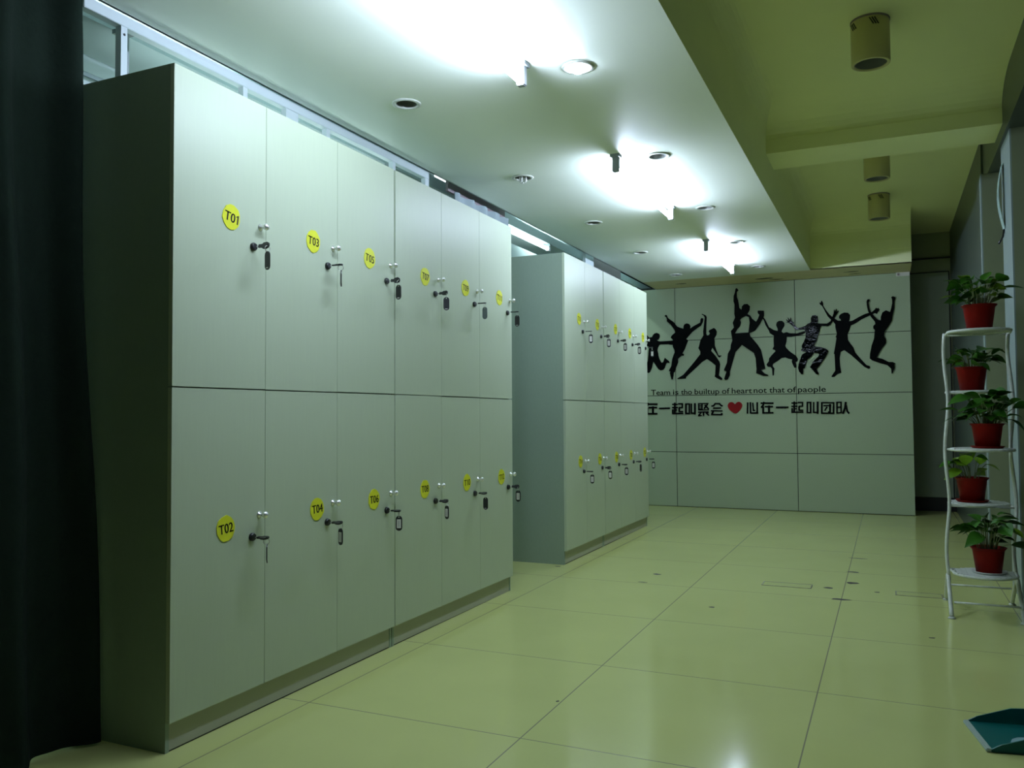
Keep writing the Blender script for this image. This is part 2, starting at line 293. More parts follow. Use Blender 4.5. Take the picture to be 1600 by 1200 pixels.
    '8': ([(-0.221,2.483),(-0.212,2.506),(-0.191,2.511),(-0.185,2.495),(-0.2,2.468),(-0.193,2.406),(-0.176,2.358),(-0.147,2.314),(-0.105,2.265),(-0.073,2.254),(-0.071,2.296),(-0.053,2.346),(-0.014,2.369),(0.028,2.347),(0.042,2.392),(0.053,2.448),(0.052,2.489),(0.044,2.518),(0.061,2.529),(0.086,2.515),(0.086,2.492),(0.075,2.474),(0.074,2.39),(0.057,2.317),(0.047,2.243),(0.003,2.171),(-0.036,2.117),(-0.041,2.07),(-0.021,2.032),(-0.022,1.986),(-0.07,1.922),(-0.105,1.858),(-0.123,1.823),(-0.064,1.806),(0.003,1.766),(0.045,1.765),(0.077,1.745),(0.062,1.741),(0.065,1.695),(0.038,1.631),(0.03,1.631),(0.027,1.687),(-0.014,1.73),(-0.09,1.755),(-0.175,1.791),(-0.199,1.815),(-0.195,1.871),(-0.176,1.964),(-0.148,2.047),(-0.143,2.103),(-0.138,2.145),(-0.155,2.164),(-0.154,2.193),(-0.132,2.215),(-0.136,2.243),(-0.178,2.302),(-0.206,2.369),(-0.218,2.436)], []),
    'heart': ([(-1.75,1.292),(-1.77,1.317),(-1.796,1.325),(-1.825,1.315),(-1.843,1.281),(-1.832,1.245),(-1.802,1.209),(-1.763,1.184),(-1.743,1.177),(-1.719,1.191),(-1.684,1.226),(-1.659,1.271),(-1.665,1.302),(-1.691,1.325),(-1.713,1.326),(-1.735,1.314)], []),
}
STROKES = {
    'zai1': [([(-2.903,1.309),(-2.732,1.307)],0.022),([(-2.857,1.326),(-2.87,1.284),(-2.897,1.249)],0.024),([(-2.869,1.265),(-2.87,1.172)],0.025),([(-2.849,1.263),(-2.738,1.263)],0.021),([(-2.792,1.279),(-2.793,1.186)],0.026),([(-2.878,1.184),(-2.735,1.184)],0.022)],
    'yi1': [([(-2.711,1.251),(-2.568,1.253)],0.022)],
    'qi1': [([(-2.541,1.302),(-2.469,1.301)],0.019),([(-2.506,1.323),(-2.508,1.182)],0.022),([(-2.542,1.261),(-2.467,1.261)],0.019),([(-2.533,1.238),(-2.534,1.182)],0.022),([(-2.505,1.228),(-2.479,1.23)],0.017),([(-2.543,1.185),(-2.399,1.185)],0.019),([(-2.464,1.308),(-2.4,1.308)],0.019),([(-2.409,1.308),(-2.41,1.255)],0.019),([(-2.456,1.26),(-2.403,1.26)],0.018),([(-2.449,1.26),(-2.45,1.205)],0.022),([(-2.45,1.209),(-2.401,1.209)],0.017)],
    'jiao1': [([(-2.363,1.312),(-2.365,1.179)],0.023),([(-2.319,1.311),(-2.321,1.181)],0.019),([(-2.372,1.305),(-2.31,1.304)],0.019),([(-2.371,1.185),(-2.312,1.185)],0.022),([(-2.294,1.311),(-2.296,1.185)],0.019),([(-2.305,1.19),(-2.243,1.185)],0.022),([(-2.248,1.315),(-2.25,1.171)],0.024)],
    'ju': [([(-2.201,1.315),(-2.202,1.226)],0.016),([(-2.158,1.314),(-2.159,1.225)],0.016),([(-2.21,1.309),(-2.077,1.309)],0.015),([(-2.201,1.285),(-2.158,1.285)],0.009),([(-2.202,1.264),(-2.159,1.264)],0.009),([(-2.209,1.239),(-2.15,1.241)],0.016),([(-2.088,1.302),(-2.136,1.241)],0.019),([(-2.124,1.291),(-2.075,1.236)],0.019),([(-2.209,1.228),(-2.073,1.228)],0.012),([(-2.209,1.199),(-2.078,1.203)],0.016),([(-2.141,1.198),(-2.142,1.153)],0.02),([(-2.171,1.194),(-2.205,1.157)],0.016),([(-2.21,1.155),(-2.165,1.16)],0.016),([(-2.114,1.193),(-2.074,1.157)],0.017),([(-2.105,1.189),(-2.078,1.193)],0.016)],
    'hui': [([(-2.043,1.274),(-2.014,1.279),(-1.994,1.306),(-1.94,1.305),(-1.921,1.28),(-1.901,1.277)],0.019),([(-2.021,1.249),(-1.921,1.25)],0.018),([(-2.049,1.216),(-1.904,1.214)],0.016),([(-2.02,1.211),(-2.038,1.17)],0.023),([(-2.047,1.17),(-1.913,1.166)],0.018),([(-1.915,1.188),(-1.913,1.16)],0.021)],
    'xin': [([(-1.596,1.317),(-1.601,1.177)],0.02),([(-1.564,1.319),(-1.564,1.179)],0.021),([(-1.564,1.185),(-1.471,1.185)],0.02),([(-1.482,1.318),(-1.484,1.18)],0.02),([(-1.536,1.312),(-1.529,1.209)],0.018),([(-1.535,1.214),(-1.507,1.217)],0.017)],
    'zai2': [([(-1.442,1.305),(-1.289,1.303)],0.02),([(-1.401,1.321),(-1.412,1.281),(-1.436,1.249)],0.022),([(-1.411,1.264),(-1.413,1.176)],0.023),([(-1.393,1.261),(-1.295,1.262)],0.019),([(-1.343,1.276),(-1.344,1.188)],0.024),([(-1.42,1.187),(-1.292,1.187)],0.02)],
    'yi2': [([(-1.262,1.252),(-1.115,1.251)],0.021)],
    'qi2': [([(-1.082,1.303),(-1.012,1.302)],0.017),([(-1.048,1.322),(-1.051,1.189)],0.02),([(-1.083,1.263),(-1.011,1.264)],0.017),([(-1.074,1.241),(-1.075,1.189)],0.02),([(-1.048,1.233),(-1.023,1.234)],0.015),([(-1.084,1.191),(-0.945,1.192)],0.017),([(-1.008,1.308),(-0.945,1.308)],0.017),([(-0.954,1.308),(-0.955,1.258)],0.017),([(-1.0,1.263),(-0.948,1.263)],0.017),([(-0.993,1.262),(-0.994,1.21)],0.02),([(-0.994,1.215),(-0.947,1.214)],0.015)],
    'jiao2': [([(-0.899,1.315),(-0.901,1.179)],0.019),([(-0.862,1.315),(-0.864,1.179)],0.019),([(-0.907,1.309),(-0.852,1.308)],0.017),([(-0.909,1.186),(-0.856,1.185)],0.017),([(-0.827,1.312),(-0.83,1.183)],0.017),([(-0.836,1.189),(-0.775,1.185)],0.017),([(-0.782,1.318),(-0.785,1.17)],0.021)],
    'tuan': [([(-0.735,1.309),(-0.738,1.169)],0.02),([(-0.604,1.307),(-0.607,1.171)],0.019),([(-0.744,1.303),(-0.596,1.301)],0.017),([(-0.743,1.178),(-0.598,1.177)],0.019),([(-0.717,1.268),(-0.63,1.267)],0.016),([(-0.644,1.286),(-0.646,1.184)],0.021),([(-0.677,1.253),(-0.706,1.206)],0.017),([(-0.668,1.195),(-0.646,1.188)],0.014)],
    'dui': [([(-0.566,1.311),(-0.568,1.171)],0.019),([(-0.572,1.305),(-0.514,1.306)],0.017),([(-0.522,1.306),(-0.523,1.179)],0.017),([(-0.565,1.247),(-0.521,1.249)],0.016),([(-0.574,1.178),(-0.521,1.183)],0.016),([(-0.469,1.31),(-0.478,1.242),(-0.505,1.17)],0.023),([(-0.469,1.272),(-0.455,1.2),(-0.434,1.171)],0.021)],
}

# ================================================================== THE SETTING
def slab(name, parts, kind='structure'):
    b = MB()
    for a, c, m in parts: b.box(a, c, m)
    o = b.build(name)
    if kind: o['kind'] = kind
    return o

# floor: polished tiles, with a few scuffs trodden into it
b = MB(); b.box((-4.2, -1.0, -0.10), (1.1, 11.4, 0.0), M['floor'])
floor = struct(b.build('floor'))
b = MB()
for x, y, lx, ly in ((-1.618, 5.774, .05, .012), (-1.598, 6.096, .035, .03), (-0.403, 6.07, .035, .03), (-0.311, 5.729, .075, .028),
                     (-0.256, 7.371, .09, .016), (-0.269, 6.735, .05, .03), (-0.262, 6.307, .06, .05), (-0.10, 6.048, .02, .02),
                     (-1.284, 3.267, .008, .012), (-2.39, 6.109, .035, .012), (-1.02, 5.2, .02, .02), (0.18, 4.95, .02, .015)):
    pts = [(x + lx * (.6 + .4 * random.random()) * math.cos(a), y + ly * (.5 + .5 * random.random()) * math.sin(a)) for a in [i * PI / 5 for i in range(10)]]
    b.prism([pts], 0.0006, M['stain'])
struct(b.build('floor_scuffs', floor))
# two brass-less flush floor boxes: only their rims show
def floor_box(x0, x1, y0, y1, label):
    t = thing('floor_outlet_cover', label, 'floor cover', ((x0 + x1) / 2, (y0 + y1) / 2, 0))
    hx, hy = (x1 - x0) / 2, (y1 - y0) / 2
    b = MB(); b.prism([[(-hx, -hy), (hx, -hy), (hx, hy), (-hx, hy)], [(-hx + .008, -hy + .008), (hx - .008, -hy + .008), (hx - .008, hy - .008), (-hx + .008, hy - .008)]], 0.002, M['rim'])
    b.build('rim', t)
    b = MB(); b.box((-hx + .008, -hy + .008, 0), (hx - .008, hy - .008, 0.0012), M['floor_plain']); b.build('lid', t)
M['floor_plain'] = mat('floor_lid', (0.58, 0.62, 0.24), 0.2, noise=0.1, scale=3)
floor_box(-0.835, -0.508, 5.995, 6.135, 'long flush floor cover left of the long grout line, in the middle of the floor')
floor_box(0.01, 0.29, 6.0, 6.135, 'long flush floor cover close to the plant stand')

# main ceiling with a round hole for every recessed lamp
LX = (-2.235, -1.28)
LY = ((3.63, 5.12, 6.60, 8.04, 9.55), (3.58, 5.05, 6.50, 7.95, 9.40))
HR = 0.055
def ceiling_mesh():
    b = MB(); N = 24
    xs = [XC, -2.335, -2.135, -1.38, -1.18, XE]; y0, y1 = -1.0, 9.93
    def quad(xa, xb, ya, yb): b.add([(xa, ya, CEIL), (xb, ya, CEIL), (xb, yb, CEIL), (xa, yb, CEIL)], [(3, 2, 1, 0)], M['ceiling'])
    for i in range(5):
        if i in (1, 3):
            r = 0 if i == 1 else 1; cx = LX[r]; prev = y0
            for cy in LY[r]:
                quad(xs[i], xs[i + 1], prev, cy - .1); prev = cy + .1
                sq = []; ci = []
                for k in range(N):
                    a = 2 * PI * k / N; c, s_ = math.cos(a), math.sin(a); q = .1 / max(abs(c), abs(s_))
                    sq.append((cx + q * c, cy + q * s_, CEIL)); ci.append((cx + HR * c, cy + HR * s_, CEIL))
                b.add(sq + ci, [(k, N + k, N + (k + 1) % N, (k + 1) % N) for k in range(N)], M['ceiling'])
            quad(xs[i], xs[i + 1], prev, y1)
        else: quad(xs[i], xs[i + 1], y0, y1)
    b.box((XC, y0, CEIL + .16), (XE - .002, 10.67, CEIL + .20), M['ceiling'])
    b.box((XC, y0, CEIL), (XC + .01, 10.67, CEIL + .2), M['ceiling'])
    return b.build('ceiling', recalc=False)
struct(ceiling_mesh())
b = MB(); b.box((XC, 9.93, CEIL), (0.25, YW, CEIL + .012), M['strip'])
struct(b.build('trim_1'))
b = MB()                               # broken patches of bare plaster in the strip
for x, y, lx, ly in ((-1.33, 10.30, .16, .05), (-1.22, 10.43, .10, .03), (-2.33, 10.25, .09, .03), (-0.36, 10.25, .10, .03), (-0.34, 10.42, .09, .02)):
    pts = [(x + lx * (.5 + .5 * random.random()) * math.cos(a), y + ly * (.5 + .5 * random.random()) * math.sin(a)) for a in [i * PI / 5 for i in range(10)]]
    b.prism([pts], 0.001, M['stain'], TR(0, 0, CEIL - .001))
struct(b.build('trim_2'))

# coffer over the walkway: coved bays either side of a cross beam
def bay(b, y0, y1, back_x1=XR):
    m = M['coffer']; g = [(0, 0)] + [(1 - math.cos(t * PI / 16), math.sin(t * PI / 16)) for t in range(1, 9)]
    L = [(XE, y1, CEIL)] + [(XE + .11 * u, y1 - .43 * u, 3.19 + .16 * v) for u, v in g]
    for i in range(len(L) - 1):
        (xa, ya, za), (xb_, yb, zb) = L[i], L[i + 1]
        b.add([(xa, y0, za), (xb_, y0, zb), (xb_, yb, zb), (xa, ya, za)], [(0, 1, 2, 3)], m, i > 0)
        if i > 0: b.add([(xa, ya, za), (back_x1, ya, za), (back_x1, yb, zb), (xb_, yb, zb)], [(0, 1, 2, 3)], m, True)
    x, y, z = L[-1]
    b.add([(x, y0, z), (XR, y0, z), (XR, y, z), (x, y, z)], [(3, 2, 1, 0)], m)
    if back_x1 < XR: b.add([(back_x1, y, z), (XR, y, z), (XR, 11.2, z), (back_x1, 11.2, z)], [(3, 2, 1, 0)], m)
b = MB(); bay(b, -1.0, 6.26); bay(b, 6.69, 9.93, 0.25)
b.add([(XE, 6.26, CEIL), (XE, 6.69, CEIL), (XE, 6.69, 3.19), (XE, 6.26, 3.19)], [(0, 1, 2, 3)], M['coffer'])
b.box((XE - .01, -1.0, CEIL + .21), (XE - .001, 10.6, 3.40), M['coffer']); b.box((XE - .01, -1.0, 3.351), (1.05, 11.3, 3.40), M['coffer'])
struct(b.build('ceiling_coffer', recalc=False))
slab('ceiling_beam', [((XE, 6.26, 3.085), (XR, 6.69, 3.36), M['coffer']), ((XE, 6.252, 3.085), (XR, 6.26, 3.185), M['coffer'])])
b = MB()                               # fascia in front of the far wall
b.box((XE, 9.93, CEIL + .001), (.25, 9.99, 3.19), M['coffer']); b.box((XE, 9.918, 2.965), (.25, 9.93, 3.075), M['coffer'])
b.box((XE, 9.99, CEIL + .03), (.25, YW + .1, 3.36), M['coffer'])
struct(b.build('ceiling_fascia'))

# far wall in silver panels
b = MB()
px_ = [-3.97, -2.49, -1.022, 0.243]; pz_ = [0.0, 0.694, 1.415, 2.118, 2.80]
b.box((-4.2, YW + .012, 0), (0.243, YW + .10, 2.82), M['seam'])
for i in range(3):
    for j in range(4):
        b.box((px_[i] + .004, YW, pz_[j] + (.004 if j else .006)), (px_[i + 1] - (.004 if i < 2 else 0), YW + .02, pz_[j + 1] - .004), M['panel'])
struct(b.build('wall_far'))
tag(MB().box((0.10, YW - .004, 2.757), (0.242, YW, 2.80), M['plaster'] if 'plaster' in M else M['paper'])
    .box((0.115, YW - .014, 2.765), (0.135, YW - .004, 2.79), M['brown']).build('wall_plate'),
    'small pale plate with a brown stub in the top right corner of the far wall', 'wall plate')
# recess right of the far wall
slab('wall_recess', [((0.25, 11.2, 0.0), (0.70, 11.3, 3.36), M['recess_upper'])])
slab('baseboard_recess', [((0.243, 11.17, 0.0), (0.70, 11.2, 0.165), M['blackskirt'])])
b = MB(); b.box((0.235, 11.172, 0.165), (0.672, 11.199, 2.86), M['recess']); b.box((0.672, 11.176, 0.165), (0.684, 11.199, 2.86), M['blackskirt']); b.box((0.235, 11.176, 2.86), (0.684, 11.199, 2.872), M['blackskirt'])
b.box((0.235, 11.178, 3.03), (0.70, 11.199, 3.045), M['blackskirt'])
struct(b.build('door_1'))
# right wall: dark, with two pilasters and a dark fascia over them
slab('wall_right', [((0.95, -1.0, 0), (1.05, 7.6, 3.36), M['darkwall']), ((0.70, 7.5, 0), (0.80, 11.3, 3.36), M['darkwall'])])
slab('wall_right_fascia', [((XR, -1.0, 3.0), (0.95, 7.5, 3.36), M['darkwall'])])
slab('wall_right_pilaster', [((0.742, 6.10, 0), (0.95, 6.55, 3.0), M['brownwall']), ((0.733, 6.10, 0), (0.742, 6.55, 3.0), M['pilaster'])])
slab('wall_right_pilaster_far', [((0.675, 7.20, 0), (0.95, 7.5, 3.0), M['brownwall']), ((0.667, 7.20, 0), (0.675, 7.29, 3.0), M['pilaster']), ((0.667, 7.29, 0), (0.675, 7.5, 3.0), M['darkwall'])])  # lit edge painted as a narrow strip, rest of the side painted dark
t = thing('wall_notice', 'narrow white curled notice hanging high beside the right pilaster', 'notice', (0.733, 6.45, 2.42))
b = MB(); P_ = []
for i in range(9):
    u = i / 8; P_.append((-.004 - .030 * math.sin(u * PI) - .006 * u, u * .44))
for i in range(8):
    (xa, za), (xb_, zb) = P_[i], P_[i + 1]
    b.add([(xa, -.05, za), (xa, .05, za), (xb_, .05, zb), (xb_, -.05, zb), (xa + .004, -.05, za), (xa + .004, .05, za), (xb_ + .004, .05, zb), (xb_ + .004, -.05, zb)],
          [(0, 1, 2, 3), (7, 6, 5, 4), (0, 3, 7, 4), (1, 5, 6, 2)], M['notice'], True)
b.build('sheet', t)
MB().tube([(-.004, 0, 0), (-.012, -.01, -.05), (-.04, -.03, -.10)], .006, M['black']).build('cord_end', t)

# ------------------------------------------------------------------ room behind the lockers (seen over and between them)
slab('wall_left', [((-3.90, -1.0, 0), (-3.80, 11.4, 3.6), M['back_white'])])
slab('ceiling_back_room', [((-3.9, -1.0, 3.50), (XC - .012, 11.4, 3.56), M['back_white'])])
slab('ceiling_back_beam', [((-3.30, -1.0, 2.845), (-2.98, 11.4, 2.925), M['back_white']), ((-2.98, 2.40, 2.865), (-2.974, 2.56, 2.915), M['back_dark'])])
slab('trim_3', [((XC - .011, -1.0, CEIL + .005), (XC - .001, 11.4, 3.55), M['back_white'])])
slab('window_1', [((-3.80, 6.66, 2.6), (-3.79, 6.86, 3.45), M['window_lit'])])
t = thing('air_conditioner', 'white wall air conditioner seen over the first locker behind the frame', 'air conditioner', (-3.45, 2.2, 2.72))
MB().box((-.14, -.1, 0), (.14, .78, .30), M['back_white'], bev=.04).build('casing', t)
MB().box((.135, -.02, .03), (.147, .70, .05), M['back_dark']).build('air_outlet', t)

# white metal frame standing behind the first lockers
ZT_ = 2.486
t = thing('partition_frame', 'white metal partition frame on top of the first locker bank, against the ceiling', 'partition', (-2.765, 0, 0))
MB().box((-.02, 2.15, 2.752), (.02, 4.74, 2.797), M['frame'], bev=.002).build('top_rail', t)
for ys, wd in ((2.335, .030), (3.02, .030), (3.36, .095), (3.66, .030), (4.32, .030), (4.72, .05)):
    sb = MB().box((-.015, ys - wd / 2, ZT_ + .001), (.016, ys + wd / 2, 2.752), M['frame'])
    if ys == 2.335: sb.lathe([(0, 0), (.005, 0), (.005, .002), (0, .002)], M['black'], 10, TR(.016, ys, 2.72) @ ROTY(PI / 2))
    sb.build('stud', t)
# pale panels and brown pelmet behind the far half of both banks
def curtain(name, label, x, y0, y1, z0, z1, amp, wav, m, n=220, lean=0.0, xlean=0.0, group=None, amp0=.6):
    t = thing(name, label, 'curtain', (x, (y0 + y1) / 2, 0), group=group)
    b = MB(); hy = (y1 - y0) / 2; rows = 14; cols = n
    ph = random.random() * 6
    vs = []
    for r in range(rows + 1):
        u = r / rows; z = z0 + (z1 - z0) * u
        for c in range(cols + 1):
            q = -hy + 2 * hy * c / cols
            a = amp * (amp0 + (1 - amp0) * (1 - u))
            fx = a * math.sin(2 * PI * q / wav + ph + .5 * math.sin(3 * q)) + .25 * a * math.sin(2 * PI * q / (wav * .43) + 1.3 + .6 * u)
            vs.append((fx + xlean * (1 - u) ** 1.5 * (q + hy) / (2 * hy), q + .012 * math.sin(9 * u + q * 7) + lean * (1 - u), z))
    nv = len(vs); W = cols + 1
    vs += [(p[0] - .006, p[1], p[2]) for p in vs]
    fs = []
    for r in range(rows):
        for c in range(cols):
            i = r * W + c; fs.append((i, i + 1, i + W + 1, i + W)); fs.append((nv + i + W, nv + i + W + 1, nv + i + 1, nv + i))
    for r in range(rows):
        for c in (0, cols): i = r * W + c; fs.append((i, i + W, nv + i + W, nv + i))
    b.add(vs, fs, m, True); b.build('fabric', t)
    return t
tc_ = curtain('curtain', 'pale grey curtain hanging in the gap between the two locker banks', -2.805, 5.20, 6.11, 0.012, 2.785, .035, .235, M['cloth_grey'])
MB().box((-.045, -.50, 2.787), (-.025, .46, 2.95), M['brown']).build('pelmet', tc_)
tc_ = curtain('curtain', 'pale curtain just showing over the far end of the second locker bank', -2.905, 8.55, 10.2, 0.012, 2.785, .03, .24, M['cloth_grey'])
MB().box((-.05, -.95, 2.787), (-.03, .30, 2.95), M['brown']).build('pelmet', tc_)
slab('wall_back_post', [((-2.87, 8.12, 0), (-2.84, 8.38, 2.90), M['frame'])])
# dark curtain at the left of the picture
td = curtain('curtain', 'charcoal curtain hanging floor to ceiling beside the first locker', -2.785, 0.55, 2.135, 0.01, 2.79, .040, .30, M['cloth_dark'], n=260, amp0=.8, lean=.055, xlean=.085)

# ================================================================== LAMPS
def tube_light(x, y0, y1, label, zc=CEIL, m=None, drop=.085, group='bare tube lamps along the corridor ceiling'):
    t = thing('fluorescent_tube_light', label, 'tube light', (x, (y0 + y1) / 2, zc), group=group); h = (y1 - y0) / 2
    for s in (-1, 1):
        MB().box((-.020, s * h - .018, -drop - .022), (.020, s * h + .018, -.012), M['holder'], bev=.004).box((-.030, s * h - .03, -.018), (.030, s * h + .03, 0), M['holder']).build('lamp_holder', t)
    MB().lathe([(.016, -h + .018), (.016, h - .018)], m or M['tube'], 16, TR(0, 0, -drop) @ ROTX(PI / 2)).build('tube', t)
    return t
tube_light(-1.50, 2.10, 3.43, 'lit ceiling tube lamp nearest the camera, beside the lit recessed lamp')
tube_light(-1.515, 4.92, 6.34, 'lit ceiling tube lamp in the middle of the row of three')
tube_light(-1.52, 7.73, 9.13, 'lit ceiling tube lamp farthest away, close to the far wall')
tube_light(-3.0, 6.06, 7.48, 'lit tube lamp on the beam seen above the gap between the locker banks', zc=2.845, m=M['tube_beam'], drop=.045, group=None)
tube_light(-2.95, 2.50, 4.60, 'added fill lamp hung low under the beam behind the first locker bank', zc=2.845, m=M['fill_low'], drop=.225, group=None)  # added fill light for the beam face and the gap over the lockers
t = tube_light(0, 0, 1.42, 'added unseen fill lamp on the wall behind the first lockers', m=M['fill_back'], drop=.05, group=None)
t.location = (-3.80, 3.4, 3.25); t.rotation_euler = (0, -PI / 2, 0)  # added lamp, hidden by the beam, to brighten the back room wall
t = tube_light(0, 0, 1.42, 'added unseen fill lamp on the wall behind the second locker bank', m=M['fill_back'], drop=.05, group=None)
t.location = (-3.80, 9.3, 3.25); t.rotation_euler = (0, -PI / 2, 0)  # added out of sight to brighten the wall strip above the beam

def downlight(x, y, label, bulb='short'):
    t = thing('recessed_downlight', label, 'downlight', (x, y, CEIL), group='recessed ceiling lamps')
    MB().lathe([(.0535, .0), (.0535, -.004), (.060, -.008), (.074, -.005), (.076, -.0005), (.0535, .0)], M['white_metal'], 32, cap=False).build('trim_ring', t)
    MB().lathe([(.0525, -.002), (.050, .03), (.040, .07), (.022, .095), (0, .095)], M['dark_in'], 28, cap=False).build('reflector', t)
    bm_ = M['bulb_lit'] if bulb == 'lit' else M['bulb']
    if bulb == 'long':
        lb = MB()
        for k in range(3):
            a = 2 * PI * k / 3; c, s_ = .016 * math.cos(a), .016 * math.sin(a)
            lb.tube([(c - .007, s_, .09), (c - .007, s_, -.030), (c, s_, -.038), (c + .007, s_, -.030), (c + .007, s_, .09)], .0065, bm_, 8)
        lb.build('bulb', t)
    elif bulb != 'none':
        d = -.032 if bulb == 'lit' else 0.03
        MB().lathe([(0, d), (.018, d + .004), (.026, d + .02), (.024, d + .04), (.014, .09), (0, .09)], bm_, 20, cap=False).build('bulb', t)
names = ['nearest', 'second', 'third', 'fourth', 'farthest']
for r in range(2):
    side = ('left row of recessed lamps, over the lockers', 'right row of recessed lamps, beside the coffer')[r]
    for k, y in enumerate(LY[r]):
        if r == 1 and k == 0: lab, bl = 'round recessed lamp glowing next to the nearest tube', 'lit'
        elif r == 0 and k == 1: lab, bl = 'unlit recessed lamp with a spiral bulb poking out, second from the camera over the lockers', 'long'
        else: lab, bl = 'unlit round recessed lamp, %s one in the %s' % (names[k], side), ('none' if (r, k) == (0, 0) else 'short')
        downlight(LX[r], y, lab, bl)

def cylinder_light(y, label):
    t = thing('ceiling_spotlight', label, 'ceiling lamp', (-0.055, y, HIGH), group='cream cylinder lamps in the coffer')
    b = MB().lathe([(.099, -.010), (.100, -.012), (.100, -.240), (.097, -.243), (.085, -.243), (.083, -.235)], M['cream'], 40, cap=False)
    for a in (-2.55, -1.35):
        for k in (-1, 0, 1):
            q = a + k * .13; b.box((-.003, -.0015, -.022), (.003, .0015, .022), M['ink'], TR(.1003 * math.cos(q), .1003 * math.sin(q), -.040) @ ROTZ(q + PI / 2) @ ROTY(-.5))
    b.build('lamp_body', t)
    MB().lathe([(.084, 0), (.102, 0), (.102, -.010), (.084, -.010)], M['brown'], 40).build('mounting_ring', t)
    MB().lathe([(.084, -.238), (.078, -.20), (.060, -.14), (.03, -.11), (0, -.11)], M['dark_in'], 36, cap=False).build('reflector', t)
    MB().lathe([(0, -.165), (.016, -.16), (.024, -.145), (.02, -.12), (.012, -.11)], M['bulb'], 18, cap=False).build('bulb', t)
cylinder_light(4.93, 'cream cylinder ceiling lamp in front of the cross beam, the nearest of three')
cylinder_light(7.42, 'cream cylinder ceiling lamp half hidden behind the cross beam')
cylinder_light(8.98, 'small cream cylinder ceiling lamp farthest down the coffer')

# ================================================================== LOCKERS
ZS = 1.303; ZT = 2.485; ZP = 0.108
def badge_mesh(txt, rot):
    b = MB(); R_ = .0515
    pts = []
    n = 13
    for i in range(n):
        a = 2 * PI * i / n + random.uniform(-.08, .08); rr = R_ * random.uniform(.95, 1.03); pts.append((rr * math.cos(a) * .95, rr * math.sin(a)))
    b.prism([pts], .0025, M['yellow'])
    vs, fs = text_geo(txt, .052)
    x0 = min(v[0] for v in vs); x1 = max(v[0] for v in vs); y0 = min(v[1] for v in vs); y1 = max(v[1] for v in vs)
    sx = .074 / (x1 - x0)
    o = [((v[0] - (x0 + x1) / 2) * sx, (v[1] - (y0 + y1) / 2) * 1.02, .0029) for v in vs]
    k = len(b.v); b.add(o, fs, M['ink'])
    # a second copy nudged sideways thickens the strokes
    fl = []
    for i, ch in enumerate(txt):
        if ch != '1': continue
        g = text_geo(ch, .052)[0]; pr = text_geo(txt[:i + 1], .052)[0]
        xr = max(v[0] for v in pr); gw = max(v[0] for v in g) - min(v[0] for v in g); gh = max(v[1] for v in g) - min(v[1] for v in g)
        xl = xr - gw
        for P in ((xl + gw * .6, y1), (xl + gw * .6, y1 - gh * .13), (xl - gh * .20, y1 - gh * .30), (xl - gh * .20, y1 - gh * .17)): fl.append(((P[0] - (x0 + x1) / 2) * sx, (P[1] - (y0 + y1) / 2) * 1.02, .0029))
    if fl: b.add(fl, [tuple(range(q, q + 4)) for q in range(0, len(fl), 4)], M['ink'])
    for d in (.0011, -.0011): b.add([(p[0] + d, p[1], p[2] + .00005 + abs(d) * .01) for p in o], fs, M['ink'])
    # local X -> world +Y, local Y -> world Z, local Z -> world +X ; tilt 'rot' about the door normal
    Q = Matrix(((0, 0, 1, 0), (1, 0, 0, 0), (0, 1, 0, 0), (0, 0, 0, 1))) @ ROTZ(rot)
    b.v = [tuple(Q @ Vector(p)) for p in b.v]
    return b
KX = Matrix(((0, 0, 1, 0), (1, 0, 0, 0), (0, 1, 0, 0), (0, 0, 0, 1)))   # lathe axis Z -> world +X
def knob_mb():
    return MB().lathe([(.014, 0), (.014, .003), (.006, .006), (.005, .018), (.012, .024), (.0145, .031), (.012, .038), (0, .041)], M['chrome'], 18, KX)
def lock_mb():
    return MB().lathe([(.0165, 0), (.0165, .008), (.0135, .013), (.0125, .013), (0, .0135)], M['black'], 18, KX)

